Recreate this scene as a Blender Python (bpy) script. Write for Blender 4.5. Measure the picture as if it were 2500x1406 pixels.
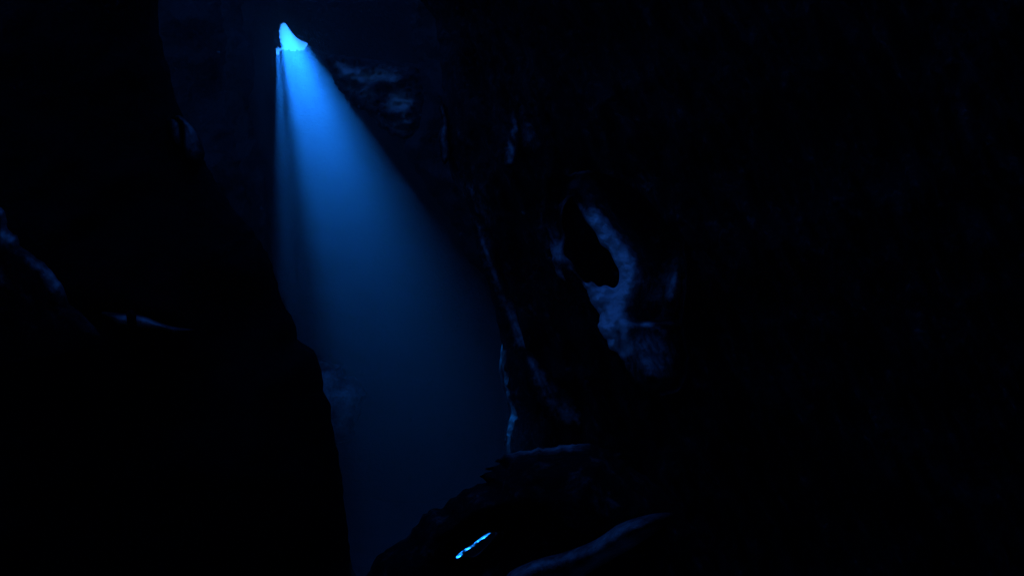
import bpy, math, random
import numpy as np
from mathutils import Vector, noise
from mathutils.geometry import delaunay_2d_cdt

for o in list(bpy.data.objects):
    bpy.data.objects.remove(o)
sc = bpy.context.scene
COL = sc.collection

# ------------------------------------------------------------------ camera
cam = bpy.data.cameras.new('camera')
cam.lens = 36.0
cam.sensor_width = 36.0
cam.clip_end = 2000
camo = bpy.data.objects.new('camera', cam)
camo.rotation_euler = (math.radians(90), 0, 0)
COL.objects.link(camo)
sc.camera = camo

# ------------------------------------------------------------------ sky and sun
SUN = Vector(((672 - 1250) / 2500, 1.0, 703 / 2500)).normalized()      # towards the sun
EL = math.asin(SUN.z)
AZ = math.atan2(SUN.x, SUN.y)
w = bpy.data.worlds.new('World')
sc.world = w
w.use_nodes = True
nt = w.node_tree
bg = nt.nodes['Background']
sky = nt.nodes.new('ShaderNodeTexSky')
sky.sky_type = 'NISHITA'
sky.sun_disc = False
sky.dust_density = 0.0
sky.air_density = 3.0
sky.ozone_density = 5.0
sky.sun_elevation = EL
sky.sun_rotation = AZ
mul = nt.nodes.new('ShaderNodeMix')
mul.data_type = 'RGBA'
mul.blend_type = 'MULTIPLY'
mul.inputs[0].default_value = 1.0
nt.links.new(sky.outputs[0], mul.inputs[6])
mul.inputs[7].default_value = (0.05, 0.21, 1.0, 1)
nt.links.new(mul.outputs[2], bg.inputs[0])
bg.inputs[1].default_value = 0.15
sl = bpy.data.lights.new('sun', 'SUN')
sl.energy = 3.2
sl.angle = math.radians(0.3)
sl.color = (0.010, 0.21, 1.0)
so = bpy.data.objects.new('sun', sl)
so.rotation_euler = SUN.to_track_quat('Z', 'Y').to_euler()
so.location = SUN * 300
COL.objects.link(so)

sc.view_settings.view_transform = 'Standard'
sc.view_settings.look = 'None'
sc.view_settings.exposure = 0.55
sc.view_settings.gamma = 1.0
sc.cycles.volume_bounces = 2
sc.cycles.max_bounces = 6
sc.cycles.diffuse_bounces = 3
sc.cycles.sample_clamp_indirect = 4.0
sc.cycles.use_denoising = True


# ------------------------------------------------------------------ helpers
def W(px, py, Y):
    """A point of the photograph (2500 x 1406) at Y metres in front of the camera."""
    return ((px - 1250) / 2500 * Y, Y, (703 - py) / 2500 * Y)


def tag(o, label=None, cat=None, group=None, kind=None):
    for k, v in (('label', label), ('category', cat), ('group', group), ('kind', kind)):
        if v:
            o[k] = v
    return o


def link(name, verts, faces, mat, parent=None, smooth=True):
    me = bpy.data.meshes.new(name)
    me.from_pydata([tuple(v) for v in verts], [], [tuple(f) for f in faces])
    me.materials.append(mat)
    if smooth:
        me.polygons.foreach_set('use_smooth', [True] * len(me.polygons))
    me.update()
    o = bpy.data.objects.new(name, me)
    COL.objects.link(o)
    if parent:
        o.parent = parent
    return o


def rock_mat(name, c0, c1, rough=(0.45, 0.8), scale=1.0, bump=0.5, spec=0.5, lit_tone=None):
    m = bpy.data.materials.new(name)
    m.use_nodes = True
    t = m.node_tree
    N, L = t.nodes, t.links
    p = N['Principled BSDF']
    tc = N.new('ShaderNodeTexCoord')
    n1 = N.new('ShaderNodeTexNoise')
    n1.inputs['Scale'].default_value = 2.2 * scale
    n1.inputs['Detail'].default_value = 9
    n1.inputs['Roughness'].default_value = 0.62
    n1.inputs['Distortion'].default_value = 0.6
    L.new(tc.outputs['Object'], n1.inputs['Vector'])
    r = N.new('ShaderNodeValToRGB')
    r.color_ramp.elements[0].position = 0.35
    r.color_ramp.elements[1].position = 0.68
    r.color_ramp.elements[0].color = (*c0, 1)
    r.color_ramp.elements[1].color = (*c1, 1)
    L.new(n1.outputs['Fac'], r.inputs['Fac'])
    L.new(r.outputs['Color'], p.inputs['Base Color'])
    if lit_tone:                                            # paler tone standing in for light, where the mesh carries it
        at = N.new('ShaderNodeAttribute')
        at.attribute_name = 'lit_tone'
        n3 = N.new('ShaderNodeTexNoise')
        n3.inputs['Scale'].default_value = 7 * scale
        n3.inputs['Detail'].default_value = 7
        n3.inputs['Roughness'].default_value = 0.7
        L.new(tc.outputs['Object'], n3.inputs['Vector'])
        ma = N.new('ShaderNodeMath')
        ma.operation = 'MULTIPLY_ADD'
        ma.inputs[1].default_value = 1.1
        ma.inputs[2].default_value = -0.55
        L.new(n3.outputs['Fac'], ma.inputs[0])
        m2 = N.new('ShaderNodeMath')
        m2.operation = 'MULTIPLY_ADD'
        m2.inputs[1].default_value = 1.25
        L.new(at.outputs['Fac'], m2.inputs[0])
        L.new(ma.outputs[0], m2.inputs[2])
        mx = N.new('ShaderNodeMix')
        mx.data_type = 'RGBA'
        mp = N.new('ShaderNodeMapRange')
        mp.interpolation_type = 'SMOOTHSTEP'
        L.new(m2.outputs[0], mp.inputs['Value'])
        L.new(mp.outputs['Result'], mx.inputs[0])
        L.new(r.outputs['Color'], mx.inputs[6])
        mx.inputs[7].default_value = (*lit_tone, 1)
        L.new(mx.outputs[2], p.inputs['Base Color'])
    mr = N.new('ShaderNodeMapRange')
    mr.inputs['From Min'].default_value = 0.3
    mr.inputs['From Max'].default_value = 0.7
    mr.inputs['To Min'].default_value = rough[0]
    mr.inputs['To Max'].default_value = rough[1]
    L.new(n1.outputs['Fac'], mr.inputs['Value'])
    L.new(mr.outputs['Result'], p.inputs['Roughness'])
    p.inputs['Specular IOR Level'].default_value = spec
    n2 = N.new('ShaderNodeTexNoise')
    n2.inputs['Scale'].default_value = 9 * scale
    n2.inputs['Detail'].default_value = 8
    n2.inputs['Roughness'].default_value = 0.65
    L.new(tc.outputs['Object'], n2.inputs['Vector'])
    b = N.new('ShaderNodeBump')
    b.inputs['Strength'].default_value = bump
    b.inputs['Distance'].default_value = 0.12 / scale
    L.new(n2.outputs['Fac'], b.inputs['Height'])
    L.new(b.outputs['Normal'], p.inputs['Normal'])
    return m


def smooth_loop(pts, step):
    """Catmull-Rom through pts (closed), resampled at about step."""
    P = np.array(pts, float)
    n = len(P)
    out = []
    for i in range(n):
        p0, p1, p2, p3 = P[i - 1], P[i], P[(i + 1) % n], P[(i + 2) % n]
        k = max(1, int(np.linalg.norm(p2 - p1) / step))
        for j in range(k):
            t = j / k
            out.append(0.5 * ((2 * p1) + (p2 - p0) * t + (2 * p0 - 5 * p1 + 4 * p2 - p3) * t * t
                              + (3 * p1 - p0 - 3 * p2 + p3) * t ** 3))
    return np.array(out)


def inside(P, poly):
    x, y = P[:, 0], P[:, 1]
    c = np.zeros(len(P), bool)
    n = len(poly)
    for i in range(n):
        x1, y1 = poly[i]
        x2, y2 = poly[(i + 1) % n]
        if y1 == y2:
            continue
        hit = ((y1 > y) != (y2 > y)) & (x < (x2 - x1) * (y - y1) / (y2 - y1) + x1)
        c ^= hit
    return c


def dist_edge(P, poly):
    d = np.full(len(P), 1e9)
    n = len(poly)
    for i in range(n):
        a = poly[i]
        e = poly[(i + 1) % n] - a
        l2 = max(e @ e, 1e-9)
        t = np.clip(((P - a) @ e) / l2, 0, 1)
        q = a + t[:, None] * e
        d = np.minimum(d, np.hypot(*(P - q).T))
    return d


def mesh2d(poly, step, holes=(), seed=1):
    """Triangles inside poly, outside the holes, the outlines kept exactly."""
    rng = np.random.default_rng(seed)
    lo, hi = poly.min(0), poly.max(0)
    gx, gy = np.meshgrid(np.arange(lo[0], hi[0], step), np.arange(lo[1], hi[1], step))
    G = np.stack([gx.ravel(), gy.ravel()], 1)
    G += rng.uniform(-0.3, 0.3, G.shape) * step
    G = G[inside(G, poly)]
    G = G[dist_edge(G, poly) > step * 0.55]
    for h in holes:
        G = G[dist_edge(G, h) > step * 0.5]
        G = G[~inside(G, h)]
    V = [Vector(p) for p in poly]
    E = [(i, (i + 1) % len(poly)) for i in range(len(poly))]
    for h in holes:
        o = len(V)
        V += [Vector(p) for p in h]
        E += [(o + i, o + (i + 1) % len(h)) for i in range(len(h))]
    V += [Vector(p) for p in G]
    v, e, f, *_ = delaunay_2d_cdt(V, E, [], 0, 1e-5)
    P = np.array([tuple(p) for p in v])
    F = np.array([tuple(t) for t in f if len(t) == 3])
    c = P[F].mean(1)
    keep = inside(c, poly)
    for h in holes:
        keep &= ~inside(c, h)
    return P, F[keep]


def fbm(p, s, octv=4, h=1.0):
    return noise.fractal(Vector(p) * s, h, 2.0, octv, noise_basis='PERLIN_ORIGINAL')


def rock(name, outline, Y, thick, mat, R=None, step=8, tilt=(0, 0), rough=0.1, nscale=1.0,
         back=1.0, folds=None, parent=None, sharp=0.5, edge=0.0, seed=0, smooth=True, gaps=(), pale=None):
    """A solid rock: the traced outline at Y metres, bulging thick metres to the front and
    back*thick metres to the rear, leaning by tilt (metres of depth per 100 px), rough with
    noise; folds(px, py) adds metres of depth (negative: towards the front)."""
    poly = smooth_loop(outline, step)
    if edge:
        for i in range(len(poly)):
            q = poly[i]
            poly[i] = q + edge * np.array([noise.noise(Vector((q[0] * .05, q[1] * .05, 3 + seed))) +
                                           .6 * noise.noise(Vector((q[0] * .16, q[1] * .16, 5 + seed))),
                                           noise.noise(Vector((q[0] * .05, q[1] * .05, 9 + seed))) +
                                           .6 * noise.noise(Vector((q[0] * .16, q[1] * .16, 11 + seed)))])
    gaps = [smooth_loop(g, step * 0.5) for g in gaps]
    P, F = mesh2d(poly, step, gaps, seed=seed + 1)
    d = dist_edge(P, poly)
    for g in gaps:
        d = np.minimum(d, dist_edge(P, g))
    R = R or d.max()
    u = np.clip(d / R, 0, 1)
    prof = (1 - (1 - u) ** 2) ** sharp
    cx, cy = poly.mean(0)
    n = len(P)
    front, rear = [], []
    lit_mask = []  # per-vertex amount of light painted into the colour
    rim = d < 1e-3
    for i in range(n):
        px, py = P[i]
        y0 = Y + tilt[0] * (px - cx) / 100 + tilt[1] * (py - cy) / 100
        f = y0 - thick * prof[i]
        b = y0 + thick * back * prof[i]
        q = Vector(W(px, py, y0))
        ramp = min(1.0, u[i] * 4)
        f += rough * ramp * (fbm(q + Vector((seed * 7, 0, 0)), nscale, 5) +
                             0.5 * abs(noise.noise(q * nscale * 2.3)))
        if folds:
            f += ramp * folds(px, py)
        front.append(W(px, py, f))
        lit_mask.append(max(0.0, min(1.0, pale(px, py, d[i]))) if pale else 0.0)
        if not rim[i]:
            b += rough * ramp * fbm(q + Vector((0, 50, 0)), nscale, 3)
            rear.append((i, W(px, py, max(b, f + 0.02))))
    idx = {i: n + k for k, (i, _) in enumerate(rear)}
    V = front + [p for _, p in rear]
    # image y runs down: the triangles of the 2D mesh already face the camera once flipped
    A = []
    for a, b2, c in F:
        A.append((a, b2, c))
        A.append((idx.get(c, c), idx.get(b2, b2), idx.get(a, a)))
    V = [Vector(v) for v in V]
    org = Vector(W(cx, cy, Y))
    o = link(name, [v - org for v in V], [tuple(int(k) for k in t) for t in A], mat, parent, smooth)
    if pale:
        at = o.data.attributes.new('lit_tone', 'FLOAT', 'POINT')
        at.data.foreach_set('value', lit_mask + [lit_mask[i] * 0.3 for i, _ in rear])
    o.location = org
    return o


def sheet(name, pts2, step, place, mat, holes=(), thick=0.6, amp=1.0, ns=0.08, kind='structure', seed=0):
    poly = np.array(pts2, float)
    dense = []
    for i in range(len(poly)):
        a, b = poly[i], poly[(i + 1) % len(poly)]
        k = max(1, int(np.linalg.norm(b - a) / step))
        dense += [a + (b - a) * j / k for j in range(k)]
    poly = np.array(dense)
    P, F = mesh2d(poly, step, holes, seed + 5)
    V = []
    for p in P:
        q = Vector(place(*p))
        k = amp
        for h in holes:
            dd = min(np.hypot(*(h - p).T))
            k = min(k, amp * min(1, dd / 6))
        nrm = Vector((noise.noise(q * ns + Vector((seed, 1, 2))), noise.noise(q * ns + Vector((seed, 31, 2))),
                      noise.noise(q * ns + Vector((seed, 1, 62)))))
        fine = Vector((noise.noise(q * ns * 4), noise.noise(q * ns * 4 + Vector((9, 0, 0))), noise.noise(q * ns * 4 + Vector((0, 9, 0)))))
        V.append(q + nrm * k * 1.6 + fine * k * 0.5)
    o = link(name, V, [tuple(int(k) for k in t) for t in F], mat)
    s = o.modifiers.new('thickness', 'SOLIDIFY')
    s.thickness = thick
    s.offset = 0
    tag(o, kind=kind)
    return o


def ease(t):
    t = min(1.0, max(0.0, t))
    return t * t * (3 - 2 * t)


def gauss(px, py, cx, cy, sx, sy, lean=0.0):
    dx, dy = px - cx - lean * (py - cy), py - cy
    return math.exp(-(dx / sx) ** 2 - (dy / sy) ** 2)


# ------------------------------------------------------------------ materials
M_shell = rock_mat('cave rock', (0.05, 0.05, 0.045), (0.14, 0.14, 0.13), scale=0.25, bump=0.6)
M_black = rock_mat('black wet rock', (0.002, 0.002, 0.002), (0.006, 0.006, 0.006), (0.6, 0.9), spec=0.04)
M_dark = rock_mat('dark rock', (0.008, 0.008, 0.008), (0.03, 0.03, 0.028), spec=0.25)
M_mid = rock_mat('grey limestone', (0.22, 0.22, 0.2), (0.48, 0.47, 0.44), scale=1.6, bump=0.8, spec=0.3)
M_pale = rock_mat('pale flowstone', (0.42, 0.41, 0.39), (0.8, 0.78, 0.74), (0.35, 0.7), scale=1.6, bump=0.7)
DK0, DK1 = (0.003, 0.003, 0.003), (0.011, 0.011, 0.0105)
M_lit = rock_mat('cave limestone', DK0, DK1, (0.45, 0.8), scale=1.5, bump=0.8, spec=0.12, lit_tone=(0.8, 0.78, 0.74))  # dark rock with lit areas painted in as a paler tone
M_lit_far = rock_mat('cave limestone far', DK0, DK1, (0.4, 0.8), scale=0.5, bump=0.8, spec=0.2, lit_tone=(0.7, 0.68, 0.64))
M_lit_black = rock_mat('black limestone', (0.001, 0.001, 0.001), (0.004, 0.004, 0.004), (0.6, 0.9), scale=1.5, bump=0.8, spec=0.05, lit_tone=(0.7, 0.68, 0.64))
M_far = rock_mat('dark cave rock', (0.004, 0.004, 0.004), (0.022, 0.022, 0.021), scale=0.3, bump=0.9)
M_bounce = rock_mat('pale bounce rock', (0.4, 0.39, 0.36), (0.6, 0.58, 0.54), scale=0.4)  # pale so that the unseen rear wall reflects light forward

# ------------------------------------------------------------------ the cave's shell
Y0 = 100.0


def polar(fr):
    """Hole outline from (degrees from straight down, radius in px) about the sun's place."""
    return np.array([(672 + r * math.sin(math.radians(a)), r * math.cos(math.radians(a))) for a, r in fr])


inner = [(0.4, 122), (1.0, 117), (3.4, 120), (2.6, 113), (4.6, 118), (5.2, 120), (6.6, 118.5), (8.6, 117), (9, 111), (8.2, 107), (6.4, 103), (8.6, 98), (6.0, 94), (5.2, 91), (8.0, 88),
         (5.4, 84), (8.0, 81), (5.6, 76), (10.0, 73), (8.0, 69), (11.4, 67), (10.6, 63), (13, 62), (13.5, 59.5), (16, 60.5), (18, 59), (20, 60), (23, 62), (24.5, 69),
         (26, 82), (27.5, 96), (29.5, 107), (32, 117), (36, 130)]
outer = [(36.6, 134), (33.5, 138), (31, 140), (28, 141), (25, 139), (21, 134), (17, 130), (13, 127), (10, 126), (9, 125),
         (8.7, 124), (7.6, 124), (6.6, 125), (5.0, 128), (4.6, 133), (3, 137), (1, 135)]
random.seed(4)
lip = []
for (a1, r1), (a2, r2) in zip(outer[:10], outer[1:11]):
    for j in range(3):
        t = j / 3
        lip.append((a1 + (a2 - a1) * t, r1 + (r2 - r1) * t + (random.uniform(-5, 1) if j % 2 else random.uniform(-1, 3)) * min(1, (a1 < 33))))
hp = polar(inner + lip + outer[10:])
hole = np.array([((x - 1250) / 2500 * Y0, (703 - y) / 2500 * Y0) for x, y in hp])
sheet('cave_wall', [(-75, -25), (60, -25), (60, 55), (-75, 55)], 3.0, lambda a, b: (a, Y0, b), M_far, [hole], thick=0.3, amp=2.0, ns=0.12)


def ceil_z(x, y):
    return 15 + 0.36 * max(y, 0) + 0.002 * max(0, abs(x) - 10) ** 2 * -1


fill_opening = np.array([(-20, -13), (-8, -14), (6, -14), (12, -6), (11, 4), (8, 13), (4, 24), (-3, 44), (-20, 60), (-34, 50), (-35, 12), (-30, 0)])  # unseen roof opening, added to let fill light onto the rocks
wall_fill_opening = np.array([(-22, 82), (-10, 79), (4, 82), (6, 92), (0, 97.5), (-16, 97.5), (-24, 92)])  # unseen roof opening, added to light the far wall round the hole
sheet('cave_ceiling', [(-75, -45), (60, -45), (60, 104), (-75, 104)], 4.0, lambda a, b: (a, b, ceil_z(a, b)), M_shell, [fill_opening, wall_fill_opening], amp=1.5, seed=2)
sheet('cave_floor', [(-75, -45), (60, -45), (60, 104), (-75, 104)], 4.0, lambda a, b: (a, b, -11 - 0.1 * max(b, 0)), M_shell, amp=1.8, seed=4)
sheet('cave_wall', [(-45, -30), (108, -30), (108, 54), (0, 15), (-45, 15)], 4.0, lambda a, b: (-38 - 0.25 * max(a, 0), a, b), M_shell, amp=2, seed=6)
sheet('cave_wall', [(-45, -30), (108, -30), (108, 54), (0, 15), (-45, 15)], 4.0, lambda a, b: (30 + 0.15 * max(a, 0), a, b), M_shell, amp=2, seed=8)
sheet('cave_wall', [(-60, -30), (60, -30), (60, 16), (-60, 16)], 4.0, lambda a, b: (a, -16 , b), M_bounce, amp=2, seed=10)  # unseen wall behind the camera, made pale to bounce light onto the rocks

# ------------------------------------------------------------------ rocks left of the shaft
for ol, Y, lab in [
    ([(250, -260), (528, -260), (540, 20), (552, 120), (548, 220), (572, 330), (590, 430), (618, 560), (640, 720), (600, 860), (250, 860)], 34,
     'dark rock wall deep in the cave, first one behind the black buttress'),
    ([(300, -260), (604, -260), (592, 40), (612, 110), (622, 180), (606, 260), (628, 360), (650, 470), (655, 600), (600, 760), (300, 760)], 68,
     'farthest dark rock wall left of the opening, half lost in haze'),
]:
    tag(rock('rock_bluff', ol, Y, 2.5, M_far, R=120, step=8, rough=1.6, nscale=0.35, edge=9, seed=int(Y)), lab, 'rock')
tag(rock('rock_buttress',
         [(-260, -260), (345, -260), (388, 60), (418, 200), (452, 300), (500, 395), (562, 500), (636, 590), (668, 660), (690, 738), (718, 785), (727, 828), (765, 856),
          (785, 905), (793, 962), (806, 985), (812, 1045), (828, 1120), (838, 1210), (848, 1300), (860, 1390), (880, 1480),
          (300, 1520), (-260, 1500)], 5.2, 0.8, M_black, R=420, step=14, rough=0.2, edge=5, back=0.7),
    'huge black rock buttress filling the left of the view, its edge cutting off the shaft', 'rock')
def boss_lit(px, py, d):  # lit side of the boss, painted as a paler tone
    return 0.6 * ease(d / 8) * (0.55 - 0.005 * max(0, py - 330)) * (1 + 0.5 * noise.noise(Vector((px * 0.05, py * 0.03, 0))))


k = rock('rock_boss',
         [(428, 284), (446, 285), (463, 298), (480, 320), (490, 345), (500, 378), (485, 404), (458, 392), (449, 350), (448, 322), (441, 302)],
         4.85, 0.1, M_lit, step=3, back=5, rough=0.012, seed=5, pale=boss_lit)
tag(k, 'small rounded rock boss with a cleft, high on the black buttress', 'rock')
c = rock('cleft_lobe', [(414, 294), (434, 296), (441, 312), (444, 335), (440, 362), (426, 352), (414, 330)], 4.85, 0.08, M_lit, step=3, rough=0.012, seed=6,
         pale=lambda px, py, d: 0.7 * boss_lit(px, py, d) * ease((px - 416) / 20))
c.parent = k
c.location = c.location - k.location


def ridge_lit(px, py, d):  # highlight along the ridge's upper edge, painted into the colour
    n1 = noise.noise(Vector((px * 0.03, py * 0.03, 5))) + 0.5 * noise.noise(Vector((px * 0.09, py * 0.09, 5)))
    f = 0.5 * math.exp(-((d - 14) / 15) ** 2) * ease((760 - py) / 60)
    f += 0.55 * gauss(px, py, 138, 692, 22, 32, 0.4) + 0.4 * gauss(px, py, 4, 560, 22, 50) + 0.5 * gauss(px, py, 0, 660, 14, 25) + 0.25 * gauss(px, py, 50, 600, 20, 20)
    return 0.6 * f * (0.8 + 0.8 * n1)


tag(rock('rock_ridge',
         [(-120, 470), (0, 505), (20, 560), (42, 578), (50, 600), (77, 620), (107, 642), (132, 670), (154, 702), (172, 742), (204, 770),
          (240, 830), (100, 870), (-120, 870)], 3.9, 0.22, M_lit, R=90, back=5, step=5, rough=0.06, nscale=3, edge=3, seed=7, tilt=(-0.12, 0.14), pale=ridge_lit),
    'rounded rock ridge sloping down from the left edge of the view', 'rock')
k = rock('rock_ledge',
         [(248, 762), (290, 764), (325, 766), (355, 772), (380, 783), (410, 794), (440, 800), (478, 806), (440, 815), (405, 806), (350, 800), (300, 796), (262, 784)],
         4.05, 0.07, M_lit, step=3, back=9, rough=0.01, seed=8,
         pale=lambda px, py, d: 0.4 * ease(d / 9) * ease((px - 250) / 50) * ease((480 - px) / 90) * (1 + 0.5 * noise.noise(Vector((px * 0.04, py * 0.08, 3)))))  # light on the ledge painted in, fading at both ends
tag(k, 'narrow rock ledge painted pale where lit, tapering to a point, crossed by a dark band', 'rock')
c = rock('dark_band', [(310, 760), (330, 762), (333, 802), (311, 800)], 4.0, 0.06, M_black, step=3, rough=0.01, seed=9)
c.parent = k
c.location = c.location - k.location

# ------------------------------------------------------------------ rocks right of the shaft
def curtain(px, py):
    s = px - 0.42 * py
    q = Vector((s * 0.018, py * 0.004, 4))
    return 0.24 * noise.noise(q) + 0.3 * noise.noise(q * 2.1 + Vector((0, 3, 0))) + 0.1 * noise.ridged_multi_fractal(q * 2, 1.0, 2.0, 3, 1.0, 2.0)


def wall_lit(px, py, d):  # faint lit spots painted onto the folded wall
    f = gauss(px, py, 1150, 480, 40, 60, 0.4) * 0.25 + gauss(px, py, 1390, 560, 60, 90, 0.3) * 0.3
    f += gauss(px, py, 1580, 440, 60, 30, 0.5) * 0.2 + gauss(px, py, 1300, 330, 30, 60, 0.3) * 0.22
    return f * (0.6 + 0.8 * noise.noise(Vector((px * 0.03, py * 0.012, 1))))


tag(rock('rock_bluff',
         [(1012, -260), (1004, 60), (1024, 170), (1030, 260), (1016, 330), (985, 345), (1004, 400), (1056, 476), (1110, 556), (1150, 640), (1260, 700), (1400, 640), (1400, -260)],
         42, 2.0, M_far, R=90, step=8, rough=1.6, nscale=0.35, edge=9, seed=30),
    'dark rock wall deep in the cave between the knobbly outcrop and the folded wall', 'rock')
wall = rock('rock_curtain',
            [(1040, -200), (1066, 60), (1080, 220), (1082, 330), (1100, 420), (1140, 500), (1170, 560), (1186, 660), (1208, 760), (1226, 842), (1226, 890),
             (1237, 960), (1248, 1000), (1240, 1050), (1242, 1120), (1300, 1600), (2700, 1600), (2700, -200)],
            9.3, 1.2, M_lit, R=300, step=10, rough=0.25, tilt=(-0.22, 0), folds=curtain, edge=5, seed=11, pale=wall_lit)
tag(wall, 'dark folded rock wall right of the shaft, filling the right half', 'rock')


def rib_lit(seed, k=1.0, wid=9.0):  # streaks of light on the ribs, painted into the colour
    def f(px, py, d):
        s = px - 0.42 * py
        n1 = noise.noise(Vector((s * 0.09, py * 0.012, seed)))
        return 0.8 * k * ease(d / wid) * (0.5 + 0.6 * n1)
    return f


WV = [v.co + wall.location for v in wall.data.vertices]
WP = np.array([(1250 + v.x / v.y * 2500, 703 - v.z / v.y * 2500, v.y) for v in WV])


def wall_depth(ol):
    """Depth of the folded wall's front where an outline lies on it."""
    ys = []
    for px, py in ol:
        m = np.hypot(WP[:, 0] - px, WP[:, 1] - py) < 22
        if m.any():
            ys.append(WP[m, 2].min())
    return float(np.mean(ys))


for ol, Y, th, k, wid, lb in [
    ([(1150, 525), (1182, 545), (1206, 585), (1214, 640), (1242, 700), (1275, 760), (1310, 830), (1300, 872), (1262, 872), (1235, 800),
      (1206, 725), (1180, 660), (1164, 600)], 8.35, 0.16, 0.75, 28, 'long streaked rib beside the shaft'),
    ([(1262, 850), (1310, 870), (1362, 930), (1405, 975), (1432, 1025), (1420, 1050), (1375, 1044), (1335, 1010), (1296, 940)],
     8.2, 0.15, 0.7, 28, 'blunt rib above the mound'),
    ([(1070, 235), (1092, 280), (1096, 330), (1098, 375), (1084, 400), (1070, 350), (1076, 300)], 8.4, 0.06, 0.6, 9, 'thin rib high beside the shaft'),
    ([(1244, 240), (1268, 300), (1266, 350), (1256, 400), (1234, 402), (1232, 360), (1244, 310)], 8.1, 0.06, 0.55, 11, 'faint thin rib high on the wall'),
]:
    c = rock('rib', ol, wall_depth(ol) - 0.02, th, M_lit, step=4, rough=0.05, nscale=3, edge=3, seed=len(ol), back=6, pale=rib_lit(len(ol), k, wid), tilt=(0.06, -0.1))
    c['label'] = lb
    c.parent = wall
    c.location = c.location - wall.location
tag(rock('rock_fin',
         [(1227, 838), (1221, 875), (1219, 905), (1226, 935), (1236, 975), (1240, 1000), (1232, 1020), (1229, 1050), (1231, 1090), (1236, 1120), (1240, 1500),
          (1320, 1500), (1290, 1120), (1275, 1000), (1262, 900), (1250, 838)], 13.0, 0.35, M_dark, step=5, rough=0.05, edge=1.5, seed=15),
    'thin rock fin rim lit against the shaft, just above the mound', 'rock')
XC = [(440, 1395), (500, 1415), (560, 1455), (630, 1508), (690, 1518), (760, 1488), (810, 1492), (870, 1515), (960, 1550)]


def spur_folds(px, py):
    xs = XC[0][1] if py < XC[0][0] else XC[-1][1]
    for (y1, x1), (y2, x2) in zip(XC, XC[1:]):
        if y1 <= py <= y2:
            xs = x1 + (x2 - x1) * (py - y1) / (y2 - y1)
    d = 0.55 * ease((px - xs - 22) / 95)                       # falls away behind the crest
    blk = ease((py - 778) / 16) * ease((985 - py) / 70) * ease((px - 1500) / 20) * ease((1690 - px) / 75)
    d -= 0.42 * blk * ease((px - xs - 10) / 60)                # the block below the ledge
    d -= 0.34 * math.exp(-((px - 1648 + 0.18 * (py - 690)) / 20) ** 2 - ((py - 690) / 75) ** 2)   # the flake
    d += 0.35 * ease((1400 - px) / 45) * ease((640 - py) / 120)    # the limb fades up into the wall
    d += 0.10 * math.exp(-((px - 1512) / 9) ** 2 - ((py - 845) / 45) ** 2)   # cleft beside the tip
    d += 0.05 * math.exp(-((px - 1506 - 0.12 * (py - 650)) / 4) ** 2 - ((py - 655) / 40) ** 2)
    q = Vector((px * 0.012, py * 0.007, 0))
    return d + 0.05 * noise.ridged_multi_fractal(q, 1.0, 2.1, 4, 1.0, 2.0) * 0.5 + 0.03 * noise.noise(q * 5)


def spur_lit(px, py, d):  # light on the spur's crest, block and limb, painted into the colour
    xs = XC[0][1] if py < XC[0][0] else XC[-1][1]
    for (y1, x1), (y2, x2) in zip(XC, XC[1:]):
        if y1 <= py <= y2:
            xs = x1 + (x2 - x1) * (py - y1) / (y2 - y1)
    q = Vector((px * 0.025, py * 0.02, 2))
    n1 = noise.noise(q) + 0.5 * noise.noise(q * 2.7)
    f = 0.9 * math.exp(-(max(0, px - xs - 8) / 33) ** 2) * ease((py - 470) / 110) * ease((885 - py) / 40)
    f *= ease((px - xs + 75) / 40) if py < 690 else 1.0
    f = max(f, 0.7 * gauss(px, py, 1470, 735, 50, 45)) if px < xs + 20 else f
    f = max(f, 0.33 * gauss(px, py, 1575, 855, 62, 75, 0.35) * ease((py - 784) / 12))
    f = max(f, 0.95 * gauss(px, py, 1580, 793, 14, 6))  # small painted glint on the block's upper edge
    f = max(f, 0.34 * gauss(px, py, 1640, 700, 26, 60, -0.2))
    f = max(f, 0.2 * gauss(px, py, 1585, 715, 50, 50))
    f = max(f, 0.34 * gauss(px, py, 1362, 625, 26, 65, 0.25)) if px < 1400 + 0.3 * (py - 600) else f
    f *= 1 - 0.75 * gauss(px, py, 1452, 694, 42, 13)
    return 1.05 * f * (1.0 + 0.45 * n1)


gap = [(1396, 486), (1412, 506), (1431, 540), (1452, 566), (1466, 596), (1486, 612), (1500, 640), (1511, 662), (1510, 690), (1498, 703), (1478, 696), (1462, 700), (1444, 686), (1430, 690), (1408, 664), (1396, 640), (1376, 618), (1380, 580), (1370, 545), (1376, 505)]
tag(rock('flowstone_spur',
         [(1335, 440), (1390, 425), (1460, 420), (1560, 470), (1640, 560), (1670, 600), (1676, 700), (1668, 780), (1680, 880), (1660, 950), (1600, 965), (1550, 930),
          (1511, 867), (1490, 850), (1476, 826), (1460, 798), (1463, 768), (1442, 734), (1424, 697), (1400, 674), (1372, 650), (1381, 690), (1358, 666), (1343, 600), (1330, 520)],
         6.9, 0.13, M_lit, R=45, back=25, step=4, tilt=(0, -0.16), rough=0.06, nscale=5, edge=4, seed=16, folds=spur_folds, gaps=[gap], pale=spur_lit),
    'craggy flowstone spur, light painted along its crest, with a hollow through it, brightest rock on the right', 'rock')
def crag_lit(px, py, d):  # light on the crag painted as broken paler tone
    q = Vector((px * 0.022, py * 0.03, 8))
    return ease(d / 36) * ease((1025 - px) / 40) * (0.34 + 0.7 * noise.noise(q))


tag(rock('rock_outcrop',
         [(800, 140), (850, 138), (900, 150), (960, 152), (1060, 170), (1110, 250), (1060, 330), (975, 336), (935, 314), (905, 286), (870, 260), (842, 238), (818, 205)],
         46, 1.3, M_lit_far, step=4, tilt=(0.6, -1.7), rough=1.2, nscale=1.1, edge=7, seed=20, pale=crag_lit),
    'rough knobbly rock outcrop right of the opening, beside the shaft', 'rock')

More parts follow.
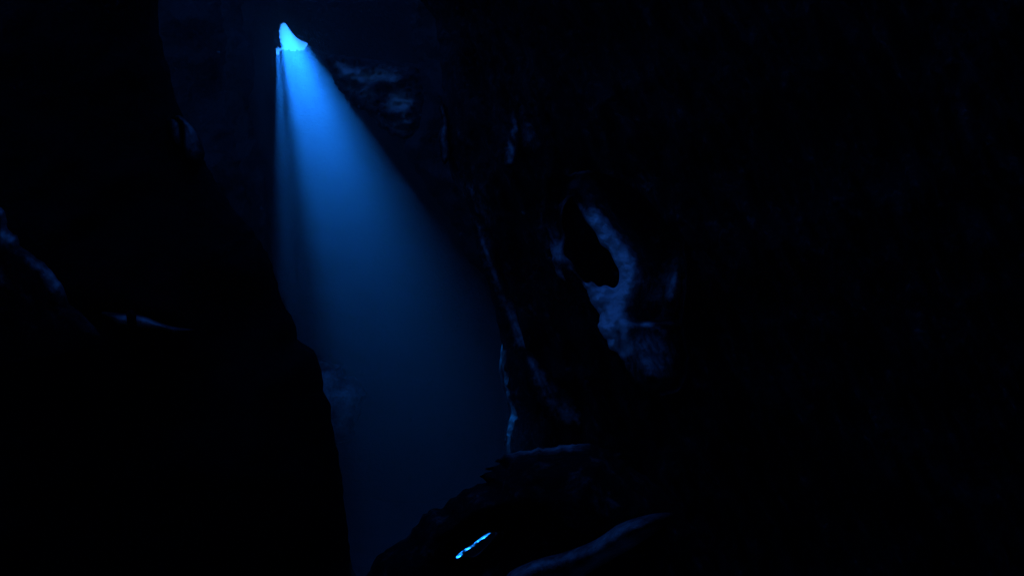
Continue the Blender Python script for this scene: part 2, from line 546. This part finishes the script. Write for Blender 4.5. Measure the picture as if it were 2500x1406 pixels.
tag(rock('rock_shelf',
         [(560, 872), (800, 884), (838, 912), (872, 926), (892, 962), (880, 1005), (868, 1042), (832, 1082), (560, 1110)], 18, 0.5, M_lit_far, step=6, rough=0.25, edge=5, seed=25,
         pale=lambda px, py, d: ease(d / 40) * 0.3 * (1 + 0.5 * noise.noise(Vector((px * 0.03, py * 0.02, 1))))),  # dim light on the shelf, painted as a paler tone
    'dim rock shelf behind the lower shaft, next to the buttress edge', 'rock')

# ------------------------------------------------------------------ the foot of the shaft
slit = [(1112, 1360), (1132, 1341), (1160, 1322), (1184, 1304), (1215, 1299), (1196, 1322), (1172, 1346), (1155, 1358), (1135, 1358)]
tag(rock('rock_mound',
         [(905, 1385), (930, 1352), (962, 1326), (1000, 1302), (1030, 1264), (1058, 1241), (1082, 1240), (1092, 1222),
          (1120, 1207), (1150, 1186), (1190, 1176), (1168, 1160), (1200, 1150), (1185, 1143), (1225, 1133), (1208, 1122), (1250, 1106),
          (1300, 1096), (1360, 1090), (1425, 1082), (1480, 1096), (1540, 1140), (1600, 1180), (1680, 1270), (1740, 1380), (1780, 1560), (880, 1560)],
         4.0, 0.5, M_lit_black, R=260, step=7, rough=0.12, nscale=2, edge=6, back=0.6, gaps=[slit],
         pale=lambda px, py, d: 0.3 * math.exp(-(d / 11) ** 2) * ease((px - 1200) / 60) * ease((1460 - px) / 60) * (1 + 0.7 * noise.noise(Vector((px * 0.05, py * 0.08, 7))))),  # rim highlight painted along the right part of the crest
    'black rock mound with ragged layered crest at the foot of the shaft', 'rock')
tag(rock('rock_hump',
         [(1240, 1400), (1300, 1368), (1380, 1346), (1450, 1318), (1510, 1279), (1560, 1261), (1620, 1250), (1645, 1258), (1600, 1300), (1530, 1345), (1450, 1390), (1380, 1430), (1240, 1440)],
         3.1, 0.15, M_lit, step=5, back=7, tilt=(0, 0.12), rough=0.03, nscale=3, seed=22,
         pale=lambda px, py, d: 0.3 * math.exp(-((d - 16) / 16) ** 2) * ease((1640 - px) / 120) * (1 + 0.4 * noise.noise(Vector((px * 0.02, py * 0.02, 1))))),  # lit band along the hump's edge, painted into the colour
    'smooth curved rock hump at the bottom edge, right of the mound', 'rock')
# the wet rock behind the slit lies level with the line half way between the sun and the eye
cen = Vector(W(1164, 1330, 5.6))
nrm = (SUN - cen.normalized()).normalized()
ax = nrm.cross(Vector((0, 1, 0))).normalized()
ay = nrm.cross(ax)


def on_slab(px, py):
    d = Vector(W(px, py, 1.0))
    return d * (cen.dot(nrm) / d.dot(nrm))


M_wet = rock_mat('wet black rock', (0.006, 0.006, 0.006), (0.02, 0.02, 0.02), (0.12, 0.26), scale=3, bump=0.5, spec=0.5)
top = [(1100, 1366), (1118, 1350), (1140, 1335), (1165, 1317), (1188, 1301), (1206, 1296), (1200, 1302), (1186, 1312), (1176, 1316), (1162, 1326), (1150, 1337), (1137, 1346), (1120, 1362)]
pl = smooth_loop(top, 1.5)
P, F = mesh2d(pl, 1.5, seed=40)
d = dist_edge(P, pl)
V = []
for (px, py), dd in zip(P, d):
    q = on_slab(px, py)
    V.append(q + nrm * (0.006 * min(1, dd / 3) + 0.014 * noise.noise(q * 8) + 0.007 * noise.noise(q * 20)) - cen)
n = len(V)
rimv = [i for i in range(n) if d[i] < 1e-3]
faces = [(int(a), int(b2), int(c2)) for a, b2, c2 in F] + [(int(c2) + n, int(b2) + n, int(a) + n) for a, b2, c2 in F]
bot = [v - nrm * 0.25 for v in V]
m = len(pl)
order = {}
for i in range(n):
    if d[i] < 1e-3:
        order[int(np.argmin(np.hypot(*(pl - P[i]).T)))] = i
ring = [order[i] for i in range(m) if i in order]
for i in range(len(ring)):
    a, b2 = ring[i], ring[(i + 1) % len(ring)]
    faces.append((a, b2, b2 + n, a + n))
o = link('wet_rock', V + bot, faces, M_wet)
o.location = cen
tag(o, 'glistening wet rock seen through the slit in the black mound', 'rock')

# ------------------------------------------------------------------ haze
hz = bpy.data.materials.new('haze')
hz.use_nodes = True
t = hz.node_tree
for n in list(t.nodes):
    if n.type != 'OUTPUT_MATERIAL':
        t.nodes.remove(n)
pv = t.nodes.new('ShaderNodeVolumePrincipled')
pv.inputs['Color'].default_value = (0.85, 0.9, 0.95, 1)
pv.inputs['Density'].default_value = 0.0033
pv.inputs['Anisotropy'].default_value = 0.86
t.links.new(pv.outputs[0], [n for n in t.nodes if n.type == 'OUTPUT_MATERIAL'][0].inputs['Volume'])
x0, x1, y0, y1, z0, z1 = -84, 72, -50, 114, -32, 66
bv = [(x, y, z) for x in (x0, x1) for y in (y0, y1) for z in (z0, z1)]
bf = [(0, 1, 3, 2), (4, 6, 7, 5), (0, 4, 5, 1), (2, 3, 7, 6), (0, 2, 6, 4), (1, 5, 7, 3)]
tag(link('haze', bv, bf, hz, smooth=False), kind='stuff')
